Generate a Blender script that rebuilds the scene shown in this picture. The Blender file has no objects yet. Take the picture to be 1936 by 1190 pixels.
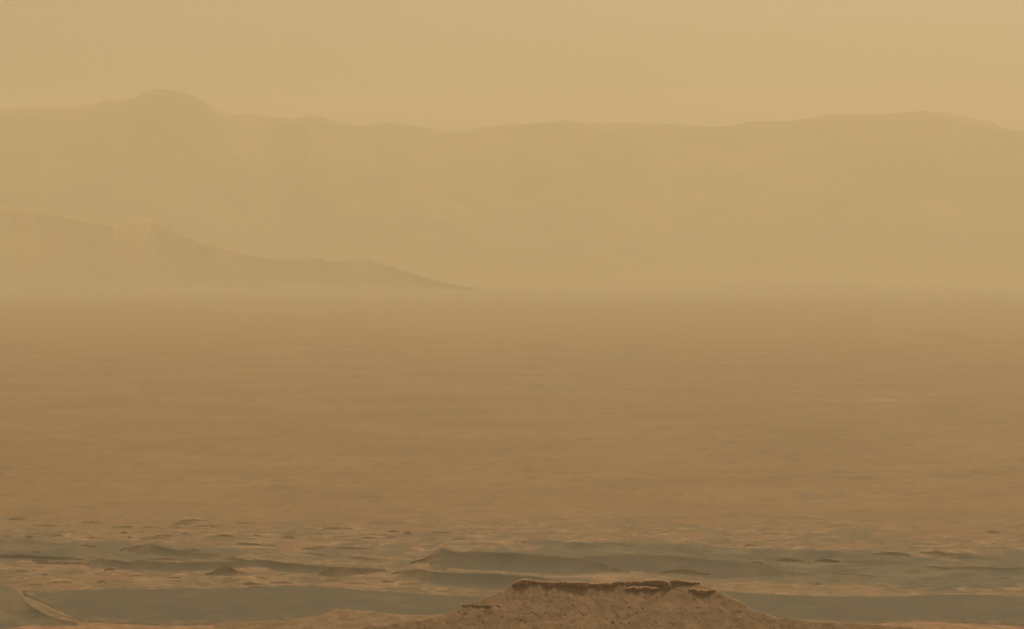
import bpy, math, random
import numpy as np

# ------------------------------------------------------------------ camera, sky, sun, exposure
SC = bpy.context.scene
W, Hh = 1936, 1190
F = 5490.0            # focal length in photograph pixels (about a 20 degree lens)
YH = 490.0            # row of the eye level in the photograph
EYE = 245.0           # height of the camera above the plain, metres
SUN_EL, SUN_AZ = 46.0, 20.0      # degrees; azimuth to the right of the view direction

cam_d = bpy.data.cameras.new('camera')
cam = bpy.data.objects.new('camera', cam_d)
SC.collection.objects.link(cam)
SC.camera = cam
cam_d.sensor_fit = 'HORIZONTAL'
cam_d.sensor_width = 36.0
cam_d.lens = 36.0 * F / W
cam_d.clip_start = 1.0
cam_d.clip_end = 200000.0
cam.location = (0, 0, EYE)
cam.rotation_euler = (math.radians(90) - math.atan((Hh / 2 - YH) / F), 0, 0)

world = bpy.data.worlds.new('World')
SC.world = world
world.use_nodes = True
nt = world.node_tree
nt.nodes.clear()
sky = nt.nodes.new('ShaderNodeTexSky')
sky.sky_type = 'NISHITA'
sky.sun_disc = False
sky.sun_elevation = math.radians(SUN_EL)
sky.sun_rotation = math.radians(SUN_AZ)
sky.altitude = 0
sky.air_density = 1.0
sky.dust_density = 8.0
sky.ozone_density = 0.0
bw = nt.nodes.new('ShaderNodeRGBToBW')
tint = nt.nodes.new('ShaderNodeMixRGB')
tint.blend_type = 'MULTIPLY'
tint.inputs[0].default_value = 1.0
tint.inputs[2].default_value = (1.0, 0.83, 0.52, 1)      # dust-filled air: the sky is tan, not blue
bg = nt.nodes.new('ShaderNodeBackground')
bg.inputs['Strength'].default_value = 0.067
out = nt.nodes.new('ShaderNodeOutputWorld')
nt.links.new(sky.outputs[0], bw.inputs[0])
nt.links.new(bw.outputs[0], tint.inputs[1])
nt.links.new(tint.outputs[0], bg.inputs['Color'])
nt.links.new(bg.outputs[0], out.inputs['Surface'])

sun_d = bpy.data.lights.new('sun', 'SUN')
sun_d.energy = 2.2
sun_d.angle = math.radians(4.0)
sun_d.color = (1.0, 0.88, 0.68)
sun = bpy.data.objects.new('sun', sun_d)
SC.collection.objects.link(sun)
sun.rotation_euler = (math.radians(90 - SUN_EL), 0, math.radians(180 - SUN_AZ))
sun.location = (0, 0, 3000)

vs = SC.view_settings
vs.view_transform = 'Standard'
vs.look = 'None'
vs.exposure = 0.38
vs.gamma = 1.0
SC.render.engine = 'CYCLES'
SC.cycles.use_denoising = True
SC.cycles.volume_bounces = 1
SC.cycles.filter_width = 1.7

# ------------------------------------------------------------------ helpers
def _hash(ix, iy, seed):
    n = (ix * 374761393 + iy * 668265263 + seed * 2147483647) & 0xFFFFFFFF
    n = ((n ^ (n >> 13)) * 1274126177) & 0xFFFFFFFF
    n = n ^ (n >> 16)
    return (n & 0xFFFF) / 32767.5 - 1.0

def vnoise(x, y, seed=0):
    x = np.asarray(x, float); y = np.asarray(y, float)
    ix = np.floor(x).astype(np.int64); iy = np.floor(y).astype(np.int64)
    fx = x - ix; fy = y - iy
    ux = fx * fx * (3 - 2 * fx); uy = fy * fy * (3 - 2 * fy)
    a = _hash(ix, iy, seed); b = _hash(ix + 1, iy, seed)
    c = _hash(ix, iy + 1, seed); d = _hash(ix + 1, iy + 1, seed)
    return (a * (1 - ux) + b * ux) * (1 - uy) + (c * (1 - ux) + d * ux) * uy

def fbm(x, y, seed=0, octaves=4):
    s = 0; a = 1.0; t = 0
    for k in range(octaves):
        s = s + a * vnoise(x * 2 ** k, y * 2 ** k, seed + 17 * k); t += a; a *= 0.52
    return s / t

def smooth(e0, e1, x):
    t = np.clip((x - e0) / (e1 - e0), 0, 1)
    return t * t * (3 - 2 * t)

def depth_at(y):                    # distance at which the flat plain shows at photograph row y
    return F * EYE / (y - YH)

def grid_mesh(name, P, close_u=False):
    """P: (rows, cols, 3) points -> one smooth mesh."""
    R, C = P.shape[:2]
    me = bpy.data.meshes.new(name)
    idx = np.arange(R * C).reshape(R, C)
    if close_u:
        idx = np.concatenate([idx, idx[:, :1]], 1)
    q = np.stack([idx[:-1, :-1], idx[:-1, 1:], idx[1:, 1:], idx[1:, :-1]], -1).reshape(-1, 4)
    me.vertices.add(R * C)
    me.vertices.foreach_set('co', P.reshape(-1).astype(np.float32))
    me.loops.add(q.size)
    me.loops.foreach_set('vertex_index', q.reshape(-1).astype(np.int32))
    me.polygons.add(len(q))
    me.polygons.foreach_set('loop_start', (np.arange(len(q)) * 4).astype(np.int32))
    me.polygons.foreach_set('loop_total', np.full(len(q), 4, np.int32))
    me.polygons.foreach_set('use_smooth', np.ones(len(q), bool))
    me.update(calc_edges=True)
    return me

def link(name, me, mat, parent=None):
    o = bpy.data.objects.new(name, me)
    SC.collection.objects.link(o)
    if mat: me.materials.append(mat)
    if parent: o.parent = parent
    return o

def tag(o, label, cat=None, group=None, kind=None):
    o['label'] = label
    if cat: o['category'] = cat
    if group: o['group'] = group
    if kind: o['kind'] = kind
    return o

def attr(me, name, v):
    a = me.attributes.new(name, 'FLOAT', 'POINT')
    a.data.foreach_set('value', np.asarray(v, np.float32).reshape(-1))

class Mat:
    """small builder for procedural ground materials"""
    def __init__(s, name):
        s.m = bpy.data.materials.new(name); s.m.use_nodes = True
        s.t = s.m.node_tree; s.b = s.t.nodes['Principled BSDF']
        s.b.inputs['Roughness'].default_value = 0.95
        s.b.inputs['Specular IOR Level'].default_value = 0.1
        s.co = s.t.nodes.new('ShaderNodeNewGeometry')
    def noise(s, size, detail=4, rough=0.6, stretch=(1, 1, 1)):
        mp = s.t.nodes.new('ShaderNodeMapping')
        mp.inputs['Scale'].default_value = tuple(k / size for k in stretch)
        s.t.links.new(s.co.outputs['Position'], mp.inputs['Vector'])
        n = s.t.nodes.new('ShaderNodeTexNoise')
        n.inputs['Scale'].default_value = 1.0
        n.inputs['Detail'].default_value = detail
        n.inputs['Roughness'].default_value = rough
        s.t.links.new(mp.outputs[0], n.inputs['Vector'])
        return n.outputs['Fac']
    def ramp(s, fac, lo, hi):
        r = s.t.nodes.new('ShaderNodeMapRange')
        r.interpolation_type = 'SMOOTHSTEP'
        r.inputs['From Min'].default_value = lo; r.inputs['From Max'].default_value = hi
        s.t.links.new(fac, r.inputs['Value'])
        return r.outputs[0]
    def attr(s, name):
        a = s.t.nodes.new('ShaderNodeAttribute'); a.attribute_name = name
        return a.outputs['Fac']
    def mul(s, a, b):
        n = s.t.nodes.new('ShaderNodeMath'); n.operation = 'MULTIPLY'; n.use_clamp = True
        s.t.links.new(a, n.inputs[0])
        if isinstance(b, (int, float)): n.inputs[1].default_value = b
        else: s.t.links.new(b, n.inputs[1])
        return n.outputs[0]
    def mix(s, fac, a, b):
        n = s.t.nodes.new('ShaderNodeMixRGB')
        if isinstance(fac, (int, float)): n.inputs[0].default_value = fac
        else: s.t.links.new(fac, n.inputs[0])
        for k, v in ((1, a), (2, b)):
            if isinstance(v, tuple): n.inputs[k].default_value = v + (1,)
            else: s.t.links.new(v, n.inputs[k])
        return n.outputs[0]
    def bump(s, fac, dist, strength=1.0):
        n = s.t.nodes.new('ShaderNodeBump')
        n.inputs['Distance'].default_value = dist; n.inputs['Strength'].default_value = strength
        s.t.links.new(fac, n.inputs['Height'])
        if s.b.inputs['Normal'].is_linked:
            s.t.links.new(s.b.inputs['Normal'].links[0].from_socket, n.inputs['Normal'])
        s.t.links.new(n.outputs[0], s.b.inputs['Normal'])
    def done(s, col):
        s.t.links.new(col, s.b.inputs['Base Color'])
        return s.m

# ------------------------------------------------------------------ materials
TAN = (0.245, 0.150, 0.072)
TAN_DK = (0.175, 0.104, 0.050)
OLIVE = (0.11, 0.09, 0.056)
DARK = (0.072, 0.061, 0.040)
RUST = (0.22, 0.115, 0.058)
PALE = (0.31, 0.205, 0.115)

def ground_material():
    m = Mat('plain_ground')
    c = m.mix(m.ramp(m.noise(260, 6, 0.62), .30, .70), (0.168, 0.100, 0.046), (0.216, 0.130, 0.060))
    c = m.mix(m.mul(m.ramp(m.noise(30, 5, 0.72, (1, .40, 1)), .50, .64), .65), c, (0.132, 0.079, 0.038))
    c = m.mix(m.mul(m.ramp(m.noise(20, 5, 0.72, (1, .32, 1.1)), .54, .66), .5), c, (0.245, 0.150, 0.072))
    c = m.mix(m.attr('far_darken'), c, (0.098, 0.060, 0.031))       # far ground colour darkened with distance to offset the haze brightness
    # rubble belt round the dunes
    rb = m.mix(m.ramp(m.noise(40, 4, 0.65), .35, .62), (0.128, 0.086, 0.048), (0.215, 0.135, 0.072))
    rb = m.mix(m.mul(m.ramp(m.noise(13, 4, 0.7), .49, .60), .85), rb, (0.088, 0.056, 0.033))
    rb = m.mix(m.mul(m.ramp(m.noise(21, 4, 0.7, (1, .6, 1.3)), .54, .64), .8), rb, (0.28, 0.175, 0.095))
    rb = m.mix(m.mul(m.ramp(m.noise(70, 3, 0.6, (1, .5, 1.7)), .52, .62), .6), rb, (0.19, 0.098, 0.052))
    rb = m.mix(m.mul(m.ramp(m.noise(55, 5, 0.68, (1, .4, 2.1)), .53, .62), .6), rb, (0.09, 0.074, 0.046))
    c = m.mix(m.attr('rubble'), c, rb)
    og = m.mix(m.ramp(m.noise(12, 5, 0.7), .36, .64), (0.16, 0.083, 0.044), (0.27, 0.155, 0.078))
    c = m.mix(m.attr('foreground'), c, og)
    c = m.mix(m.attr('sand'), c, m.mix(m.noise(25, 3), DARK, OLIVE))
    c = m.mix(m.attr('pale'), c, PALE)
    m.bump(m.noise(9, 5, 0.65), 2.2, 0.8)
    return m.done(c)

def sand_material(name, a, b, dust=0.35, dustcol=(0.20, 0.135, 0.075), size=30, lo=.56, hi=.72):
    m = Mat(name)
    c = m.mix(m.ramp(m.noise(size, 4, 0.6), .36, .66), a, b)
    c = m.mix(m.mul(m.ramp(m.noise(size * 1.3, 5, 0.65, (.6, .35, 1)), lo, hi), dust), c, dustcol)
    rb = m.mix(m.ramp(m.noise(11, 4, 0.7), .40, .62), (0.155, 0.106, 0.059), (0.092, 0.066, 0.04))
    c = m.mix(m.attr('thin'), c, rb)
    m.bump(m.noise(5, 3, 0.55, (.5, 1, 1)), 0.5, 0.5)
    return m.done(c)

def rock_material(name, a, b, d, size=5, bump=1.2):
    m = Mat(name)
    c = m.mix(m.ramp(m.noise(size * 3, 5, 0.65), .36, .64), a, b)
    c = m.mix(m.mul(m.ramp(m.noise(size, 4, 0.7), .54, .66), .8), c, d)
    m.bump(m.noise(size * .7, 5, 0.7), bump, 0.9)
    return m.done(c)

M_GROUND = ground_material()
M_SAND = sand_material('dark_sand', (0.066, 0.055, 0.036), (0.080, 0.067, 0.043), .22)
M_SAND_LIGHT = sand_material('dusty_sand', (0.060, 0.052, 0.035), (0.108, 0.090, 0.057), .6, dustcol=(0.165, 0.118, 0.067), size=34, lo=.5, hi=.64)
M_SAND_BROWN = sand_material('brown_sand', (0.078, 0.054, 0.033), (0.115, 0.077, 0.044), .5)
M_BUTTE = rock_material('butte_rubble', (0.158, 0.095, 0.053), (0.242, 0.146, 0.081), (0.102, 0.060, 0.035), 3.2, .9)
M_CAP = rock_material('caprock', (0.23, 0.132, 0.074), (0.34, 0.20, 0.112), (0.12, 0.070, 0.041), 2.2, 0.5)
M_BOULDER = rock_material('boulder', (0.11, 0.064, 0.037), (0.165, 0.095, 0.053), (0.08, 0.047, 0.028), 1.2, 0.3)
M_PALE = rock_material('pale_bedrock', (0.17, 0.113, 0.066), (0.215, 0.14, 0.08), (0.14, 0.096, 0.057), 5, 0.4)
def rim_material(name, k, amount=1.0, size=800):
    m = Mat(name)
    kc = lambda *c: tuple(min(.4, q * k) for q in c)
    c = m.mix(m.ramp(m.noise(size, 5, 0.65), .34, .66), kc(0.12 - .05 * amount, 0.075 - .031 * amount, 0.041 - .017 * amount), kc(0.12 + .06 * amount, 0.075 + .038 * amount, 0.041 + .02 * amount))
    c = m.mix(m.mul(m.ramp(m.noise(size * .35, 4, 0.7), .52, .64), .7 * amount), c, kc(0.055, 0.035, 0.02))
    sp = m.t.nodes.new('ShaderNodeSeparateXYZ'); m.t.links.new(m.co.outputs['Position'], sp.inputs[0])
    c = m.mix(m.ramp(sp.outputs['Z'], 30, 500), (0.112, 0.070, 0.036), c)      # blends by height from a fixed foot tone to the rock colour
    m.bump(m.noise(500, 5, 0.7), 40, .8)
    return m.done(c)
M_RIM = rim_material('rim_rock', .72, 1.1)
M_HILL = rim_material('hazed_hill_rock', 2.3, .3, 400)  # rim rock lightened so the ridge fades as if through more haze

# ------------------------------------------------------------------ ground: one sheet to the far rim
# albedo patches on the plain: (x, y, half width, half height, amount) at photograph rows/columns
SAND_PATCH = [(1080, 1066, 400, 30, .95), (1640, 1074, 460, 32, .95), (170, 1045, 360, 19, .95), (620, 1052, 180, 11, .7), (1000, 1108, 160, 14, .8), (740, 1036, 70, 6, .8), (600, 1049, 45, 5, .6), (660, 1056, 55, 4, .55), (120, 1040, 140, 9, .7),
              (330, 1050, 110, 12, .55), (700, 1042, 90, 8, .5), (420, 1020, 70, 4, .45), (545, 1017, 18, 3, .7),
              (330, 1013, 40, 3, .5), (55, 1016, 12, 2.5, .8), (745, 1014, 28, 3, .5), (1900, 1062, 120, 8, .6),
              (1010, 1052, 160, 10, .6), (60, 1085, 70, 6, .35), (260, 1072, 60, 7, .6), (1020, 1024, 35, 2.5, .6),
              (1760, 1046, 40, 4, .55), (1680, 1048, 40, 3.5, .6), (1085, 1029, 60, 2.5, .5)]
PALE_PATCH = [(1140, 1090, 110, 4, .45), (460, 1036, 70, 2.5, .5), (550, 1050, 60, 2.5, .35), (810, 1071, 45, 3, .5),
              (1180, 1085, 60, 3, .3), (1500, 1112, 160, 4, .3), (1660, 1763 - 640, 40, 2, .4), (1660, 757, 40, 2.2, .55),
              (1480, 1121, 140, 2, .3), (640, 1006, 90, 2, .25), (900, 1025, 70, 2, .3)]
# faint dark outcrops on the hazy plain
DARK_SPOT = [(1015, 729, 14, 1.3, .8), (1060, 731, 22, 1.2, .6), (1108, 831, 16, 2.2, .7), (1228, 816, 10, 1.8, .6),
             (1380, 838, 14, 2, .55), (1325, 851, 14, 2, .55), (1560, 836, 10, 1.8, .5), (1720, 842, 8, 2, .5),
             (1632, 905, 22, 2.4, .8), (1590, 893, 30, 2, .5), (1845, 893, 9, 2.2, .7), (1800, 900, 40, 2, .5),
             (1905, 885, 30, 1.8, .5), (1745, 933, 12, 2.6, .5), (1505, 870, 10, 2, .5), (1540, 940, 50, 5, .45),
             (30, 982, 24, 2, .8), (1130, 1178 - 200, 20, 2, .3), (1185, 676, 12, 1.4, .5), (470, 905, 18, 2, .35),
             (260, 880, 10, 2, .4), (700, 940, 26, 2, .4), (520, 870, 22, 2, .35), (1895, 1008, 30, 3, .4),
             (900, 955, 40, 2.2, .35), (1400, 975, 34, 2.2, .35), (160, 960, 40, 2, .4), (280, 1000, 60, 2, .4)]

_r = np.random.RandomState(8)
for _ in range(90):
    _y = 985 - 230 * _r.rand() ** 1.6
    DARK_SPOT.append((_r.uniform(-50, 1990), _y, _r.uniform(5, 26) * (_y - 600) / 360, _r.uniform(.8, 1.8) * (_y - 600) / 360, _r.uniform(.12, .4)))

def build_ground():
    fine = np.arange(-1240, 1241, 3.0)
    az = np.arctan(fine / F)
    rest = np.linspace(az[-1], 2 * math.pi + az[0], 120)[1:-1]
    az = np.concatenate([az, rest])
    ys = np.concatenate([np.arange(1236, 1130, -0.75), np.arange(1130, 980, -0.8), np.arange(980, 620, -1.5), np.arange(620, 533, -2.5)])
    d = np.concatenate([np.linspace(4, 1700, 40), depth_at(ys)[depth_at(ys) > 1710], np.linspace(31500, 34500, 4)])
    D, A = np.meshgrid(d, az, indexing='ij')
    X = D * np.sin(A); Y = D * np.cos(A)
    Z = (EYE - 2.0) * np.clip(1 - D / 1700.0, 0, 1)          # the slope the camera stands on
    far = smooth(1650, 1950, D)
    Z = Z + 0.8 * fbm(X / 45, Y / 45, 3, 4) * far
    Z = Z + 1.6 * fbm(X / 220, Y / 300, 9, 4) * smooth(2750, 4200, D)
    px = np.where(np.cos(A) > .9, F * np.tan(A), 1e6) + W / 2
    pd = D * np.cos(A)
    py = YH + F * EYE / np.maximum(pd, 50)
    me = grid_mesh('ground', np.stack([X, Y, Z], -1), close_u=True)
    w1 = fbm(X / 60, Y / 200, 21, 4); w2 = fbm(X / 14, Y / 70, 22, 4)
    rub = smooth(955, 1020, py + 22 * w1 + 14 * w2)
    attr(me, 'rubble', rub)
    attr(me, 'far_darken', .65 * smooth(9500, 17000, D + 1500 * fbm(X / 2500, Y / 2500, 61, 4)))
    attr(me, 'foreground', smooth(1172, 1181, py + 4 * w1 + 3 * w2))
    def splat(lst, warp=1.0):
        v = np.zeros_like(X)
        for (x, y, rx, ry, a) in lst:
            q = ((px - x) / rx) ** 2 + ((py - y) / ry) ** 2
            v = np.maximum(v, a * smooth(1.25, .35, q + warp * (1.1 * w2 + .5 * w1)))
        return v
    ds = splat([(x, y, rx * 1.15, ry * 1.5, min(1, a * 1.5)) for (x, y, rx, ry, a) in DARK_SPOT]) * .62
    attr(me, 'sand', np.maximum(splat(SAND_PATCH, 1.2), ds))
    attr(me, 'pale', splat(PALE_PATCH))
    o = link('ground', me, M_GROUND)
    return tag(o, 'tan dusty plain running from the rubble near the dunes to the far hills', kind='structure')

build_ground()

# ------------------------------------------------------------------ mounds, dunes, hills: real ridges standing on the plain
def interp(pts, x, k):
    a = np.array(pts, float)
    return np.interp(x, a[:, 0], a[:, k])

def ridge(name, pts, mat, slope, back=None, step=2.0, rows=22, rough=0.25, rsize=14, crest=2.4, flat=0.0, jag=1.2,
          seed=1, skirt=1.2, parent=None, margin=.26, octs=5, foot=1.2, ext=0.0, lift=0.0, soft=0):
    """pts: (column, crest row, foot row). The foot lies on the plain; the crest rises behind it at the given slope."""
    a = np.array(pts, float)
    x = np.arange(a[0, 0], a[-1, 0] + step * .5, step)
    yt = np.interp(x, a[:, 0], a[:, 1]); yb = np.interp(x, a[:, 0], a[:, 2])
    if soft:
        k = np.ones(soft) / soft
        yt = np.convolve(np.pad(yt, soft // 2, 'edge'), k, 'valid')[:len(x)]
        yb = np.convolve(np.pad(yb, soft // 2, 'edge'), k, 'valid')[:len(x)]
    jt = jag * fbm(x / 16, x * 0 + seed, seed, 4)
    yt = yt + (jt if jag <= 2 else jt * .45)
    if foot: yb = yb + foot * fbm(x / (70 if jag <= 2 else 260), x * 0 + seed + 9, seed + 5, 2)
    yt = np.minimum(yt, yb - .3)
    d = depth_at(yb); t = (yt - YH) / F; tb = (yb - YH) / F
    s = d * (tb - t) / (slope + t)
    h = s * slope
    back = back or max(slope, .12)
    u = np.linspace(0, 1, rows)
    prof = u ** crest if crest >= 1 else 1 - (1 - u) ** (1 / crest)
    v = np.linspace(0, 1, max(6, rows // 2))[1:]
    bl = flat + (h + skirt) / back
    dep = np.concatenate([d[None] - skirt / max(slope, .15) * np.ones((1, 1)) * (u[:1, None] * 0 + 1), d[None] + u[:, None] * s[None],
                          (d + s)[None] + v[:, None] * bl[None]], 0)
    nk = 30 if jag > 2 else max(2, min(int(44 / step), len(x) // 6))                    # detail of the crest line dies out down the face
    k = np.hanning(2 * nk + 3)[1:-1]; k = k / k.sum()
    s_, h_ = [np.convolve(np.pad(q, nk, 'reflect' if len(q) > nk else 'edge'), k, 'valid') for q in (s, h)]
    dep[1:rows + 1] = d[None] + u[:, None] * s_[None] + (s - s_)[None] * u[:, None] ** 7
    zf = prof[:, None] * h_[None] + (h - h_)[None] * u[:, None] ** 7
    fl = flat / bl
    vv = np.clip((v[:, None] - fl[None]) / (1 - fl[None] + 1e-6), 0, 1)
    zb = h[None] - (h + skirt)[None] * (vv ** 1.3)
    z = np.concatenate([-skirt * np.ones((1, len(x))), zf + lift, zb + lift * (1 - vv)], 0)
    X = dep * ((x - W / 2) / F)[None]
    n = fbm(X / rsize, dep / (rsize * 1.6), seed, octs)
    am = np.minimum(rough, 0.02 + .35 * np.abs(z) * rough + rough * .3)
    z = z + n * am
    # the two ends sink under the ground
    e = np.minimum(np.arange(len(x)), np.arange(len(x))[::-1])
    z = z - skirt * np.clip(1 - e / 4.0, 0, 1)[None]
    me = grid_mesh(name, np.stack([X, dep, z], -1))
    if margin:
        R = dep.shape[0]
        uu = np.concatenate([[0], u, 1 - .9 * v])[:, None]                 # 0 at the foot, 1 at the crest, back to 0 behind
        w = np.minimum(uu / margin, (e / min(50.0, len(x) / 2.6))[None])
        w = w + .75 * fbm(X / 9, dep / 22, seed + 40, 4) + .35 * fbm(X / 2.5, dep / 9, seed + 41, 3)
        attr(me, 'thin', 1 - smooth(.15, .75, w))
    return link(name, me, mat, parent)

# crater rim, far behind the haze
RIM = [(-700, 235), (-520, 205), (-330, 228), (-150, 222), (0, 207), (60, 204), (140, 204), (165, 200), (205, 189), (225, 191), (255, 186),
       (275, 176), (297, 169), (325, 169), (348, 176), (370, 184), (395, 197), (420, 210), (440, 217), (480, 218), (530, 222), (555, 226),
       (580, 219), (610, 221), (640, 231), (670, 237), (690, 238), (715, 234), (750, 234), (790, 240), (820, 245), (850, 249), (885, 248),
       (905, 241), (950, 237), (1000, 234), (1045, 232), (1065, 228), (1090, 231), (1150, 233), (1230, 234), (1310, 238), (1355, 242),
       (1385, 238), (1415, 231), (1490, 230), (1540, 223), (1570, 217), (1640, 217), (1700, 215), (1745, 210), (1775, 213), (1820, 220),
       (1860, 228), (1890, 238), (1915, 247), (1950, 249), (2050, 240), (2200, 232), (2400, 246), (2660, 240)]

def build_rim():
    x = np.arange(-700, 2661, 3.0)
    yt = interp(RIM, x, 1) + 1.3 * fbm(x / 22, x * 0, 4, 4)
    D1 = 29500.0
    n = 70
    u = np.linspace(0, 1, n)[:, None]
    depth0, depth1 = 18000.0, D1
    dep = depth0 + (depth1 - depth0) * u + 0 * x[None]
    dep_c = D1 + 900 * fbm(x / 260, x * 0, 8, 3)[None]
    dep = depth0 + (dep_c - depth0) * u
    hc = EYE + dep_c * (YH - yt[None]) / F
    kk = np.ones(121) / 121
    hs = np.convolve(np.pad(hc[0], 60, 'edge'), kk, 'valid')[None]
    # benches: slope grows to the top, cut by gullies
    prof = 0.075 * u ** 1.6 + 0.925 * np.clip((u - .64) / .36, 0, 1) ** 1.25
    X = dep * (x[None] - W / 2) / F
    g = fbm(X / 1300, dep / 900, 31, 5) * .6 + .5 * (.4 - np.abs(fbm(X / 800 + dep / 900, dep / 1100, 33, 4)))
    z = hs * prof + (hc - hs) * u ** 6 + 420 * g * np.clip(u - .60, 0, 1) / .40 * (1 - u ** 8)
    z = z + 75 * fbm(X / 1100, dep / 1300, 71, 4) * smooth(.12, .4, u) * (1 - u ** 4)
    z[0] = -2.5
    v = np.linspace(0, 1, 14)[1:, None]
    depb = dep_c + 5000 * v
    zb = hc * (1 - v ** .8 * .999) - 2.5 * v
    P = np.stack([np.concatenate([X, depb * (x[None] - W / 2) / F]), np.concatenate([dep, depb]), np.concatenate([z, zb])], -1)
    o = link('crater_rim_mountains', grid_mesh('crater_rim', P), M_RIM)
    return tag(o, 'pale hazy mountain rim with a rounded peak on the left skyline', kind='structure')

build_rim()

HILL = [(-700, 330, 553), (-400, 372, 553), (-200, 360, 553), (0, 392, 553), (60, 398, 553), (115, 408, 553), (150, 420, 553), (215, 428, 553), (240, 419, 553),
        (285, 416, 553), (305, 426, 553), (345, 445, 553), (380, 460, 553), (430, 472, 553), (480, 484, 553), (520, 492, 553), (560, 492, 553),
        (585, 487, 553), (620, 494, 553), (660, 490, 553), (695, 484, 553), (720, 498, 553), (780, 517, 553), (840, 533, 553), (900, 545, 553), (980, 552, 553)]
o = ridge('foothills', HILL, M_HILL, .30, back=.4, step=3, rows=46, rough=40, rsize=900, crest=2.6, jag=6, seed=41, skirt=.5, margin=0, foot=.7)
tag(o, 'faint lower ridge sloping down from the left in front of the crater rim', kind='structure')

def dune(pts, label, mat=M_SAND, slope=.10, **k):
    k.pop('rough', 0)
    o = ridge('sand_dune', pts, mat, slope, rough=.3, octs=2, jag=2.0, foot=2.6, **k)
    return tag(o, label, 'dune', 'dark sand dunes below the plain')

# far dune belt
dune([(985, 1026, 1028), (1020, 1023, 1036), (1090, 1026, 1046), (1160, 1027, 1050), (1250, 1028, 1056), (1350, 1034, 1060), (1450, 1038, 1062),
      (1530, 1041, 1066), (1600, 1045, 1068), (1660, 1051, 1070), (1740, 1056, 1074), (1820, 1064, 1078), (1936, 1068, 1082), (2060, 1070, 1080), (2100, 1078, 1080)],
     'long dusty grey-green dune belt along the edge of the tan plain, farthest on the right', M_SAND_LIGHT, .05, seed=51, margin=.1)
dune([(-90, 1020, 1022), (-40, 1020, 1056), (0, 1022, 1057), (50, 1021, 1058), (100, 1026, 1058), (140, 1032, 1057), (190, 1040, 1056), (225, 1050, 1056)],
     'grey-green dune against the left edge of the photo, above the rubble', M_SAND_LIGHT, .06, seed=52, margin=.12)
dune([(-80, 1052, 1054), (-20, 1050, 1060), (40, 1051, 1061), (90, 1053, 1061), (140, 1056, 1062), (165, 1061, 1063)],
     'thin dark dune crest at the foot of the dune on the left edge', M_SAND, .3, seed=53)
dune([(222, 1042, 1044), (250, 1034, 1050), (275, 1030, 1053), (298, 1033, 1055), (330, 1041, 1056), (380, 1047, 1058), (430, 1050, 1058), (450, 1057, 1059)],
     'small arched dark dune left of centre, just above the long thin dune', M_SAND, .13, seed=54, rough=.5)
dune([(140, 1066, 1068), (180, 1062, 1074), (215, 1059, 1078), (240, 1064, 1080), (300, 1064, 1083), (380, 1063, 1083), (440, 1063, 1080), (482, 1059, 1077),
      (520, 1063, 1083), (560, 1067, 1086), (610, 1071, 1087), (660, 1078, 1088), (690, 1086, 1088)],
     'long thin dark dune winding across the rubble on the left', M_SAND, .14, seed=55, rough=.4)
# middle
dune([(772, 1066, 1068), (800, 1057, 1072), (818, 1047, 1078), (830, 1039, 1080), (838, 1037, 1081), (848, 1042, 1081), (870, 1045, 1081), (920, 1044, 1083), (960, 1046, 1084),
      (1010, 1050, 1086), (1060, 1053, 1088), (1110, 1060, 1088), (1150, 1070, 1088), (1190, 1082, 1088)],
     'dark dune with a sharp pointed peak near the centre of the photo', M_SAND, .15, seed=56, margin=.2, crest=2.3, rough=.4)
dune([(1030, 1066, 1068), (1060, 1061, 1080), (1110, 1054, 1084), (1160, 1051, 1086), (1210, 1050, 1088), (1280, 1053, 1090), (1340, 1058, 1096), (1400, 1064, 1098), (1450, 1070, 1098), (1500, 1080, 1096), (1540, 1090, 1096)],
     'broad dark dune directly above the butte top', M_SAND, .09, margin=.16, seed=57, rough=.5)
dune([(1245, 1085, 1086), (1268, 1080, 1088), (1286, 1077, 1090), (1304, 1079, 1091), (1330, 1084, 1091), (1350, 1089, 1091)],
     'small dark hummock beyond the right end of the caprock', M_SAND_BROWN, .3, seed=58)
dune([(1380, 1068, 1070), (1440, 1066, 1100), (1520, 1064, 1108), (1600, 1066, 1110), (1660, 1072, 1118), (1740, 1080, 1122), (1840, 1080, 1122), (1940, 1082, 1122), (2060, 1084, 1122), (2090, 1110, 1120)],
     'wide flat grey-green sand flat on the right, above the thin tan ridge', M_SAND_LIGHT, .015, seed=59, rough=.7, rsize=24)
dune([(1402, 1070, 1072), (1420, 1064, 1076), (1440, 1065, 1079), (1455, 1073, 1082), (1472, 1079, 1083)],
     'short dark wedge-shaped dune on the right, nearest the caprock', M_SAND, .3, seed=60)
dune([(1465, 1061, 1063), (1490, 1057, 1066), (1512, 1061, 1066), (1530, 1065, 1067)],
     'tiny dark dune crest on the right, left neighbour of the slanting one', M_SAND, .3, seed=61)
dune([(1535, 1060, 1062), (1560, 1057, 1067), (1590, 1062, 1071), (1612, 1068, 1072)],
     'slanting dark dune crest on the right, below the edge of the plain', M_SAND, .3, seed=62)
dune([(1640, 1051, 1053), (1670, 1045, 1056), (1700, 1045, 1057), (1725, 1051, 1057)],
     'low dark dune touching the plain edge on the right', M_SAND_BROWN, .2, seed=63)
dune([(1735, 1048, 1050), (1765, 1042, 1053), (1800, 1046, 1054), (1825, 1052, 1055)],
     'low brown dune at the plain edge, beside the far right corner', M_SAND_BROWN, .2, seed=64)
dune([(1770, 1078, 1080), (1810, 1073, 1086), (1850, 1072, 1088), (1890, 1075, 1087), (1936, 1074, 1086), (2000, 1080, 1086)],
     'dark lens-shaped dune near the right edge of the photo', M_SAND, .14, seed=65)
random.seed(33)
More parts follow.
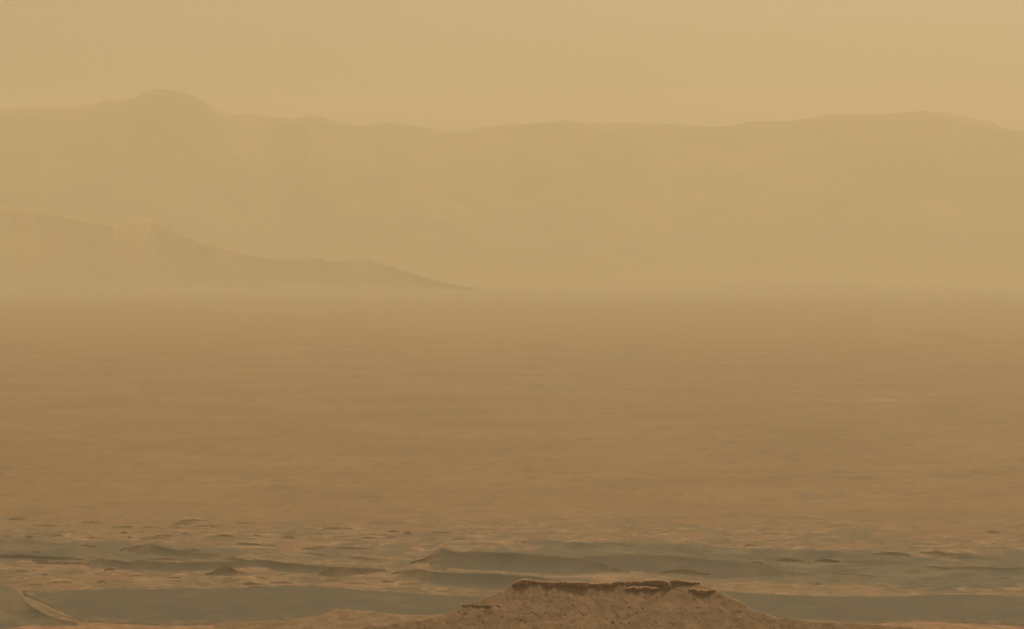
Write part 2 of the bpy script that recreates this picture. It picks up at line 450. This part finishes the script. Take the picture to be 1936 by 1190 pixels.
for n in range(16):
    wx = random.uniform(1330, 1900); wy = random.uniform(1048, 1096); ww = random.uniform(24, 70); hh = random.uniform(1.5, 4); sl = random.uniform(0, .12)
    dune([(wx - ww, wy - ww * sl, wy - ww * sl + 1), (wx - ww * .3, wy - ww * .3 * sl - hh, wy - ww * .3 * sl + 1.5), (wx + ww * .2, wy - hh * .8, wy + 2), (wx + ww, wy + ww * sl, wy + ww * sl + 1)],
         'faint thin wisp of a dune on the grey-green sand flat on the right', random.choice((M_SAND, M_SAND_LIGHT, M_SAND_LIGHT)), .15, seed=400 + 3 * n)
for n in range(18):
    wx = random.uniform(-10, 740); wy = random.uniform(1032, 1068); ww = random.uniform(18, 55); hh = random.uniform(2, 6)
    dune([(wx - ww, wy - 1, wy), (wx - ww * .4, wy - hh * .6, wy + 1.5), (wx - ww * .05, wy - hh, wy + 2), (wx + ww * .3, wy - hh * .55, wy + 2), (wx + ww, wy, wy + 1)],
         'small dark hummock of sand in the dune belt on the left', random.choice((M_SAND, M_SAND, M_SAND_BROWN)), .2, seed=500 + 3 * n)
# second row
dune([(735, 1086, 1088), (765, 1079, 1094), (795, 1078, 1102), (830, 1082, 1110), (880, 1085, 1115), (930, 1085, 1118), (955, 1088, 1120), (1000, 1091, 1122), (1050, 1097, 1124), (1120, 1110, 1124)],
     'dark dune with a pale crest line touching the left end of the caprock', M_SAND, .13, seed=66, crest=2.2, rough=.5)
dune([(382, 1088, 1090), (402, 1081, 1091), (416, 1073, 1092), (426, 1068, 1092), (438, 1075, 1091), (452, 1081, 1089), (470, 1085, 1088)],
     'small pointed brown dune in the pale rubble on the left', M_SAND_BROWN, .3, seed=67)
dune([(598, 1088, 1090), (615, 1078, 1093), (632, 1072, 1094), (655, 1073, 1093), (685, 1075, 1090), (715, 1076, 1086), (735, 1081, 1085)],
     'low reddish-brown dune in the rubble left of the pointed dune', M_SAND_BROWN, .25, seed=68)

def sheet(pts, label, seed, **k):
    o = ridge('sand_sheet', pts, M_SAND, k.pop('slope', .004), lift=.9, rough=.2, seed=seed, crest=1.0, jag=1.0, margin=k.pop('margin', .10), **k)
    return tag(o, label, 'sand sheet', 'flat sheets of dark sand in front of the dunes')

sheet([(40, 1121, 1124), (80, 1121, 1142), (110, 1120, 1158), (155, 1119, 1178), (300, 1117, 1184), (450, 1116, 1181), (520, 1112, 1176), (600, 1112, 1172), (650, 1116, 1168), (720, 1122, 1168),
       (800, 1127, 1176), (900, 1131, 1180), (980, 1134, 1176), (1060, 1140, 1170)], 'smooth sheet of dark sand left of the butte', 71)
sheet([(1300, 1120, 1160), (1375, 1121, 1172), (1450, 1127, 1178), (1560, 1131, 1180), (1690, 1132, 1180), (1760, 1128, 1176), (1860, 1128, 1180), (1936, 1131, 1184), (2060, 1132, 1184), (2100, 1150, 1182)],
      'smooth sheet of dark sand right of the butte', 72)

# tan ridges of dusty bedrock between the dunes
M_TAN = rock_material('dusty_bedrock', (0.17, 0.112, 0.061), (0.235, 0.155, 0.085), (0.12, 0.078, 0.044), 5, .6)
for pts, lab in [([(400, 1031, 1033), (430, 1033, 1037), (470, 1038, 1044), (520, 1046, 1052), (570, 1057, 1063), (620, 1064, 1068), (700, 1066, 1069), (750, 1066, 1068)], 'long pale ridge slanting down across the rubble left of the pointed dune'),
                 ([(630, 1046, 1048), (670, 1048, 1052), (720, 1053, 1057), (770, 1055, 1059), (800, 1058, 1061)], 'short pale ridge touching the left foot of the pointed dune'),
                 ([(755, 1072, 1073), (785, 1068, 1073), (815, 1067, 1074), (850, 1075, 1079), (900, 1080, 1083), (960, 1082, 1085), (1010, 1086, 1089), (1030, 1089, 1090)], 'pale ridge between the pointed dune and the dune touching the butte'),
                 ([(1340, 1106, 1110), (1400, 1104, 1118), (1500, 1108, 1124), (1580, 1109, 1127), (1625, 1110, 1127), (1660, 1119, 1127), (1700, 1124, 1129), (1760, 1128, 1132), (1790, 1131, 1133)], 'tan ridge running right from the butte between two sand sheets'),
                 ([(1560, 1088, 1090), (1600, 1089, 1092), (1640, 1092, 1095), (1660, 1096, 1097)], 'very short pale streak of bedrock in the sand flat on the right'),
                 ([(1710, 1089, 1091), (1750, 1086, 1091), (1800, 1085, 1091), (1830, 1088, 1091)], 'pale bedrock patch under the dark lens-shaped dune'),
                 ([(1740, 1128, 1130), (1800, 1124, 1130), (1850, 1122, 1130), (1936, 1124, 1131), (2040, 1124, 1131), (2070, 1130, 1132)], 'low reddish ridge at the right edge above the near sand sheet'),
                 ([(1690, 1061, 1063), (1740, 1057, 1064), (1800, 1060, 1067), (1840, 1065, 1068)], 'faint pale ridge just below the edge of the plain on the right')]:
    o = ridge('bedrock_ridge', pts, M_TAN, .12, seed=int(pts[0][0]) % 97 + 130, rough=.5, rsize=7, crest=1.2, jag=1.3, margin=0)
    tag(o, lab, 'bedrock ridge', 'pale bedrock ridges between the dunes')

# dark ledges of bedrock breaking out of the rubble
random.seed(12)
M_LEDGE = rock_material('dark_ledge', (0.115, 0.075, 0.043), (0.175, 0.112, 0.062), (0.085, 0.056, 0.034), 4, .6)
def ledge(x, y, w, h, label, group, seed):
    pts = [(x - w, y - .2, y + .8), (x - w * .5, y - h * random.uniform(.6, 1), y + .9), (x, y - h, y + 1), (x + w * .5, y - h * random.uniform(.5, .9), y + 1), (x + w, y, y + .8)]
    o = ridge('rock_ledge', pts, M_LEDGE, .45, step=1.2, rows=10, rough=.6, rsize=2.5, crest=1.1, jag=1.5, seed=seed, margin=0, skirt=.6)
    tag(o, label, 'rock ledge', group)
FARL = 'low dark rock ledge at the far edge of the rubble, where the hazy plain begins'
MIDL = 'low dark rock ledge in the tan rubble band above the left sand sheet'
k = 200
for (x, y, w, h) in [(30, 983, 16, 2), (55, 1017, 9, 4), (12, 1017, 12, 2.5), (310, 1015, 22, 4), (235, 1008, 8, 3), (245, 1018, 6, 3), (108, 1014, 14, 2.5), (168, 1018, 14, 2), (545, 1018, 14, 5), (420, 1016, 26, 5),
                     (740, 1018, 16, 4), (770, 1010, 9, 4), (745, 1006, 12, 2), (640, 1000, 30, 2), (835, 1009, 18, 2.5), (870, 1022, 20, 2.5), (1010, 1026, 26, 4), (1880, 1008, 14, 3), (460, 1030, 20, 3), (600, 1012, 12, 2), (1420, 1033, 14, 3), (1830, 1052, 14, 2.5)]:
    ledge(x, y, w, h, FARL, 'dark ledges at the far edge of the rubble', k); k += 3
for n in range(20):
    x = random.uniform(60, 860); y = random.uniform(992, 1028) + (x - 450) * .012
    ledge(x, y - random.uniform(0, 10), random.uniform(6, 30), random.uniform(.7, 1.6), FARL, 'dark ledges at the far edge of the rubble', k); k += 3
for (x, y, w, h) in [(205, 1079, 12, 4), (40, 1082, 14, 3), (190, 1104, 16, 2.5), (540, 1112, 36, 4), (590, 1111, 14, 4), (700, 1078, 30, 3), (330, 1094, 14, 2), (90, 1098, 12, 2), (470, 1104, 14, 2.5), (1545, 1107, 10, 5), (1590, 1122, 18, 5), (1640, 1124, 12, 4)]:
    ledge(x, y, w, h, MIDL if x < 1000 else 'dark rock ledge on the tan ridge right of the butte', 'dark ledges in the tan rubble' if x < 1000 else 'dark ledges on the tan ridge', k); k += 3
for n in range(22):
    x = random.uniform(20, 780); y = random.uniform(1086, 1112)
    ledge(x, y, random.uniform(6, 24), random.uniform(.9, 2.2), MIDL, 'dark ledges in the tan rubble', k); k += 3

# near left corner
o = ridge('sandy_hill', [(-140, 1120, 1200), (-60, 1106, 1197), (0, 1109, 1194), (24, 1112, 1191), (36, 1124, 1188), (50, 1143, 1186), (75, 1160, 1186), (110, 1172, 1186), (150, 1181, 1185)], M_SAND_LIGHT, .16,
          seed=73, rough=.8, crest=1.6)
tag(o, 'olive-grey sandy hillock in the lower left corner', 'hillock')
o = ridge('rock_ridge', [(52, 1138, 1141), (62, 1139, 1143), (80, 1146, 1151), (105, 1155, 1160), (130, 1164, 1169), (155, 1174, 1178), (168, 1180, 1183)], M_PALE, .03, seed=74, rough=.5, rsize=4, margin=0, back=.2, lift=.35, skirt=.4, jag=1.6, crest=1.0)
tag(o, 'thin pale rock ridge slanting beside the olive hillock in the lower left corner', 'rock ridge')
o = ridge('rock_outcrop', [(36, 1170, 1174), (44, 1158, 1175), (54, 1155, 1174), (63, 1160, 1172), (70, 1168, 1171)], M_PALE, .14, seed=76, rough=.6, rsize=4, margin=0, lift=.8, skirt=.6, crest=1.0)
tag(o, 'small bright rock outcrop on the side of the hillock in the lower left corner', 'outcrop')
o = ridge('rubble_mound', [(400, 1184, 1190), (470, 1179, 1198), (540, 1176, 1206), (600, 1168, 1212), (618, 1160, 1214), (634, 1154, 1214), (660, 1156, 1214), (700, 1158, 1214), (740, 1163, 1214), (800, 1166, 1214), (860, 1164, 1212), (920, 1176, 1206)],
          M_BUTTE, .17, seed=75, rough=.7, rsize=5, margin=0, crest=1.1, jag=1.8)
tag(o, 'low reddish rubble apron with one small knob, left of the butte foot', 'mound')

# ------------------------------------------------------------------ butte with its caprock
BUTTE = [(640, 1196, 1236), (700, 1186, 1236), (760, 1181, 1236), (825, 1170, 1236), (850, 1161, 1236), (901, 1139, 1236), (949, 1119, 1236), (972, 1108, 1236), (990, 1103, 1236), (1050, 1104, 1236),
         (1150, 1105, 1236), (1250, 1103, 1236), (1300, 1105, 1236), (1340, 1112, 1236), (1360, 1121, 1236), (1400, 1141, 1236), (1423, 1155, 1236), (1471, 1171, 1236), (1560, 1179, 1236), (1700, 1186, 1236), (1800, 1200, 1236)]
BS = .42
root = bpy.data.objects.new('butte', None)
SC.collection.objects.link(root)
bd = depth_at(1236)
root.location = (bd * (1160 - W / 2) / F, bd + 60, 0)
tag(root, 'flat-topped reddish butte with dark layered caprock and rubbly flanks', 'butte')

def child(o):
    o.parent = root
    o.matrix_parent_inverse = root.matrix_world.inverted() if False else o.matrix_parent_inverse
    # geometry is in world coordinates: shift it into the butte's frame
    co = np.empty(len(o.data.vertices) * 3, np.float32)
    o.data.vertices.foreach_get('co', co)
    co = co.reshape(-1, 3) - np.array(root.location, np.float32)
    o.data.vertices.foreach_set('co', co.reshape(-1)); o.data.update()
    return o

slope_o = ridge('slope', BUTTE, M_BUTTE, BS, foot=0, back=.5, step=1.5, rows=90, rough=.9, rsize=6, crest=1.12, flat=5.0, jag=1.6, seed=81, skirt=2.0, margin=0)
child(slope_o)

def crest_at(x, y):
    yb = 1236.0
    d = depth_at(yb); t = (y - YH) / F; tb = (yb - YH) / F
    s = d * (tb - t) / (BS + t)
    return d + s, s * BS

def caprock(pts, seed, over=1.1, deep=9.0, step=1.2, mat=None):
    """a slab along the crest; pts: (column, top row, lower edge row); its front stands proud of the slope."""
    x = np.arange(pts[0][0], pts[-1][0] + .1, step)
    yt = interp(pts, x, 1) + 1.6 * np.round(1.4 * fbm(x / 13, x * 0, seed, 4)) * .8 + .8 * fbm(x / 4, x * 0, seed + 2, 3)
    yb = interp(pts, x, 2) - 2.0 + 5.5 * fbm(x / 14, x * 0, seed + 3, 4) + .8 * fbm(x / 3, x * 0, seed + 6, 2)
    yb = np.maximum(yb, yt + .6)
    d0, _ = crest_at(x, yb)
    block = np.round(2.0 * fbm(x / 18, x * 0, seed + 4, 3)) * 1.1 + .8 * fbm(x / 4, x * 0, seed + 5, 3)
    df = d0 - over + block                                # front face distance
    zt = EYE - (yt - YH) / F * (df + 1.0)
    zb = EYE - (yb - YH) / F * df
    zm = .45 * zb + .55 * zt
    mid = .9 + .5 * fbm(x / 5, x * 0, seed + 7, 3)
    rows = [(df + 5.0, zb - .6), (df + 1.4, zb), (df + .5, zb + .25 * (zm - zb)), (df + .2 + 0 * mid, zm), (df + mid * .9, zm + .15), (df + .75 * mid, zt - .35), (df + 1.3, zt), (df + deep * .5, zt + .1), (df + deep, zt - .6), (df + deep + 3, zt - 5)]
    dep = np.stack([r[0] for r in rows]); z = np.stack([r[1] for r in rows])
    e = np.minimum(np.arange(len(x)), np.arange(len(x))[::-1])
    k = np.clip(1 - e / 3.0, 0, 1)
    dep = dep + 3.0 * k[None]
    z = z - 1.5 * k[None]
    X = dep * ((x - W / 2) / F)[None]
    me = grid_mesh('caprock', np.stack([X, dep, z], -1))
    me.polygons.foreach_set('use_smooth', np.zeros(len(me.polygons), bool))
    return child(link('caprock' if mat is None else 'rock_ledge', me, mat or M_CAP))

caprock([(966, 1107, 1111), (976, 1101, 1113), (990, 1097, 1109), (1020, 1100, 1108), (1045, 1102, 1112), (1100, 1103, 1114), (1150, 1104, 1113), (1158, 1107, 1111)], 91)
caprock([(1150, 1105, 1110), (1165, 1102, 1111), (1200, 1100, 1110), (1230, 1099, 1111), (1255, 1099, 1112), (1266, 1102, 1116), (1272, 1108, 1116)], 95)
caprock([(1180, 1113, 1117), (1200, 1112, 1118), (1260, 1113, 1119), (1268, 1114, 1117)], 99, over=1.5)
caprock([(1266, 1099, 1103), (1276, 1098, 1104), (1300, 1101, 1104), (1325, 1103, 1106)], 103, over=1.1)
caprock([(1300, 1114, 1116), (1315, 1115, 1121), (1335, 1118, 1127), (1346, 1116, 1124), (1358, 1116, 1119)], 107, over=1.3)

caprock([(872, 1146, 1149), (890, 1144, 1149), (930, 1146, 1148), (950, 1147, 1148)], 115, over=.4, deep=3, mat=M_BUTTE)

# boulders lying on the butte and in front of it
random.seed(5)
def boulder_mesh(seed):
    rs = np.random.RandomState(seed)
    n, m = 9, 12
    th = np.linspace(0.02, math.pi - .02, n)[:, None]; ph = np.linspace(0, 2 * math.pi, m, endpoint=False)[None]
    r = np.ones((n, m))
    for k in range(7):
        v = rs.normal(size=3); v /= np.linalg.norm(v)
        c = np.sin(th) * np.cos(ph) * v[0] + np.sin(th) * np.sin(ph) * v[1] + np.cos(th) * v[2]
        r = np.minimum(r, np.where(c > .1, (.62 + .25 * rs.rand()) / np.maximum(c, .1), 9))
    P = np.stack([r * np.sin(th) * np.cos(ph) * 1.25, r * np.sin(th) * np.sin(ph), r * np.cos(th) * .75], -1)
    me = grid_mesh('boulder', P, close_u=True)
    me.polygons.foreach_set('use_smooth', np.zeros(len(me.polygons), bool))
    me.materials.append(M_BOULDER)
    return me

from mathutils.bvhtree import BVHTree
from mathutils import Vector
bvh_v = [v.co + root.location for v in slope_o.data.vertices]
bvh = BVHTree.FromPolygons(bvh_v, [tuple(p.vertices) for p in slope_o.data.polygons])
MESHES = [boulder_mesh(s) for s in range(6)]
def boulder(px, py, size, label, group):
    dirv = Vector(((px - W / 2) / F, 1.0, -(py - YH) / F)).normalized()
    hit = bvh.ray_cast(Vector((0, 0, EYE)), dirv)[0]
    if hit is None: return
    o = bpy.data.objects.new('boulder', random.choice(MESHES))
    SC.collection.objects.link(o)
    o.location = hit + Vector((0, .2, size * .15))
    o.scale = (size * random.uniform(.8, 1.4), size, size * random.uniform(.7, 1.0))
    o.rotation_euler = (random.uniform(-.3, .3), random.uniform(-.3, .3), random.uniform(0, 6.28))
    tag(o, label, 'boulder', group)

FLANK = 'small dark boulder among the rubble on the flank of the butte'
for (px, py, s) in [(985, 1174, 1.3), (993, 1177, 1.0), (977, 1172, .8), (1160, 1178, 1.2), (1175, 1180, .9), (1190, 1179, .8), (1397, 1158, 1.3), (925, 1160, 1.0),
                    (918, 1158, .8), (1100, 1160, .6), (1070, 1165, .6), (1190, 1150, .8), (1215, 1152, .7), (905, 1168, .7), (880, 1162, .9), (868, 1160, .8), (1060, 1146, .5), (1320, 1150, .6), (1290, 1160, .6)]:
    boulder(px, py, s, FLANK, 'boulders on the butte flank')
for k in range(150):
    px = random.uniform(800, 1480); py = random.uniform(1122, 1189)
    boulder(px, py, random.uniform(.3, .75), FLANK, 'boulders on the butte flank')
boulder(1354, 1117, 1.4, 'dark block perched at the right end of the caprock', None) if False else None

# ------------------------------------------------------------------ dust haze
def build_haze():
    me = bpy.data.meshes.new('haze')
    r, z0, z1 = 36000.0, -6.0, 2150.0
    v = [(x, y, z) for z in (z0, z1) for (x, y) in ((-r, -r), (r, -r), (r, r), (-r, r))]
    f = [(3, 2, 1, 0), (4, 5, 6, 7), (0, 1, 5, 4), (1, 2, 6, 5), (2, 3, 7, 6), (3, 0, 4, 7)]
    me.from_pydata(v, [], f)
    m = bpy.data.materials.new('dust_haze'); m.use_nodes = True
    t = m.node_tree; t.nodes.clear()
    pv = t.nodes.new('ShaderNodeVolumePrincipled')
    pv.inputs['Color'].default_value = (0.915, 0.782, 0.546, 1)
    pv.inputs['Density'].default_value = 5.2e-5
    pv.inputs['Anisotropy'].default_value = 0.18
    o = t.nodes.new('ShaderNodeOutputMaterial')
    t.links.new(pv.outputs[0], o.inputs['Volume'])
    ob = link('haze', me, m)
    tag(ob, 'tan dust haze hanging over the plain and hiding the far hills', kind='stuff')
build_haze()
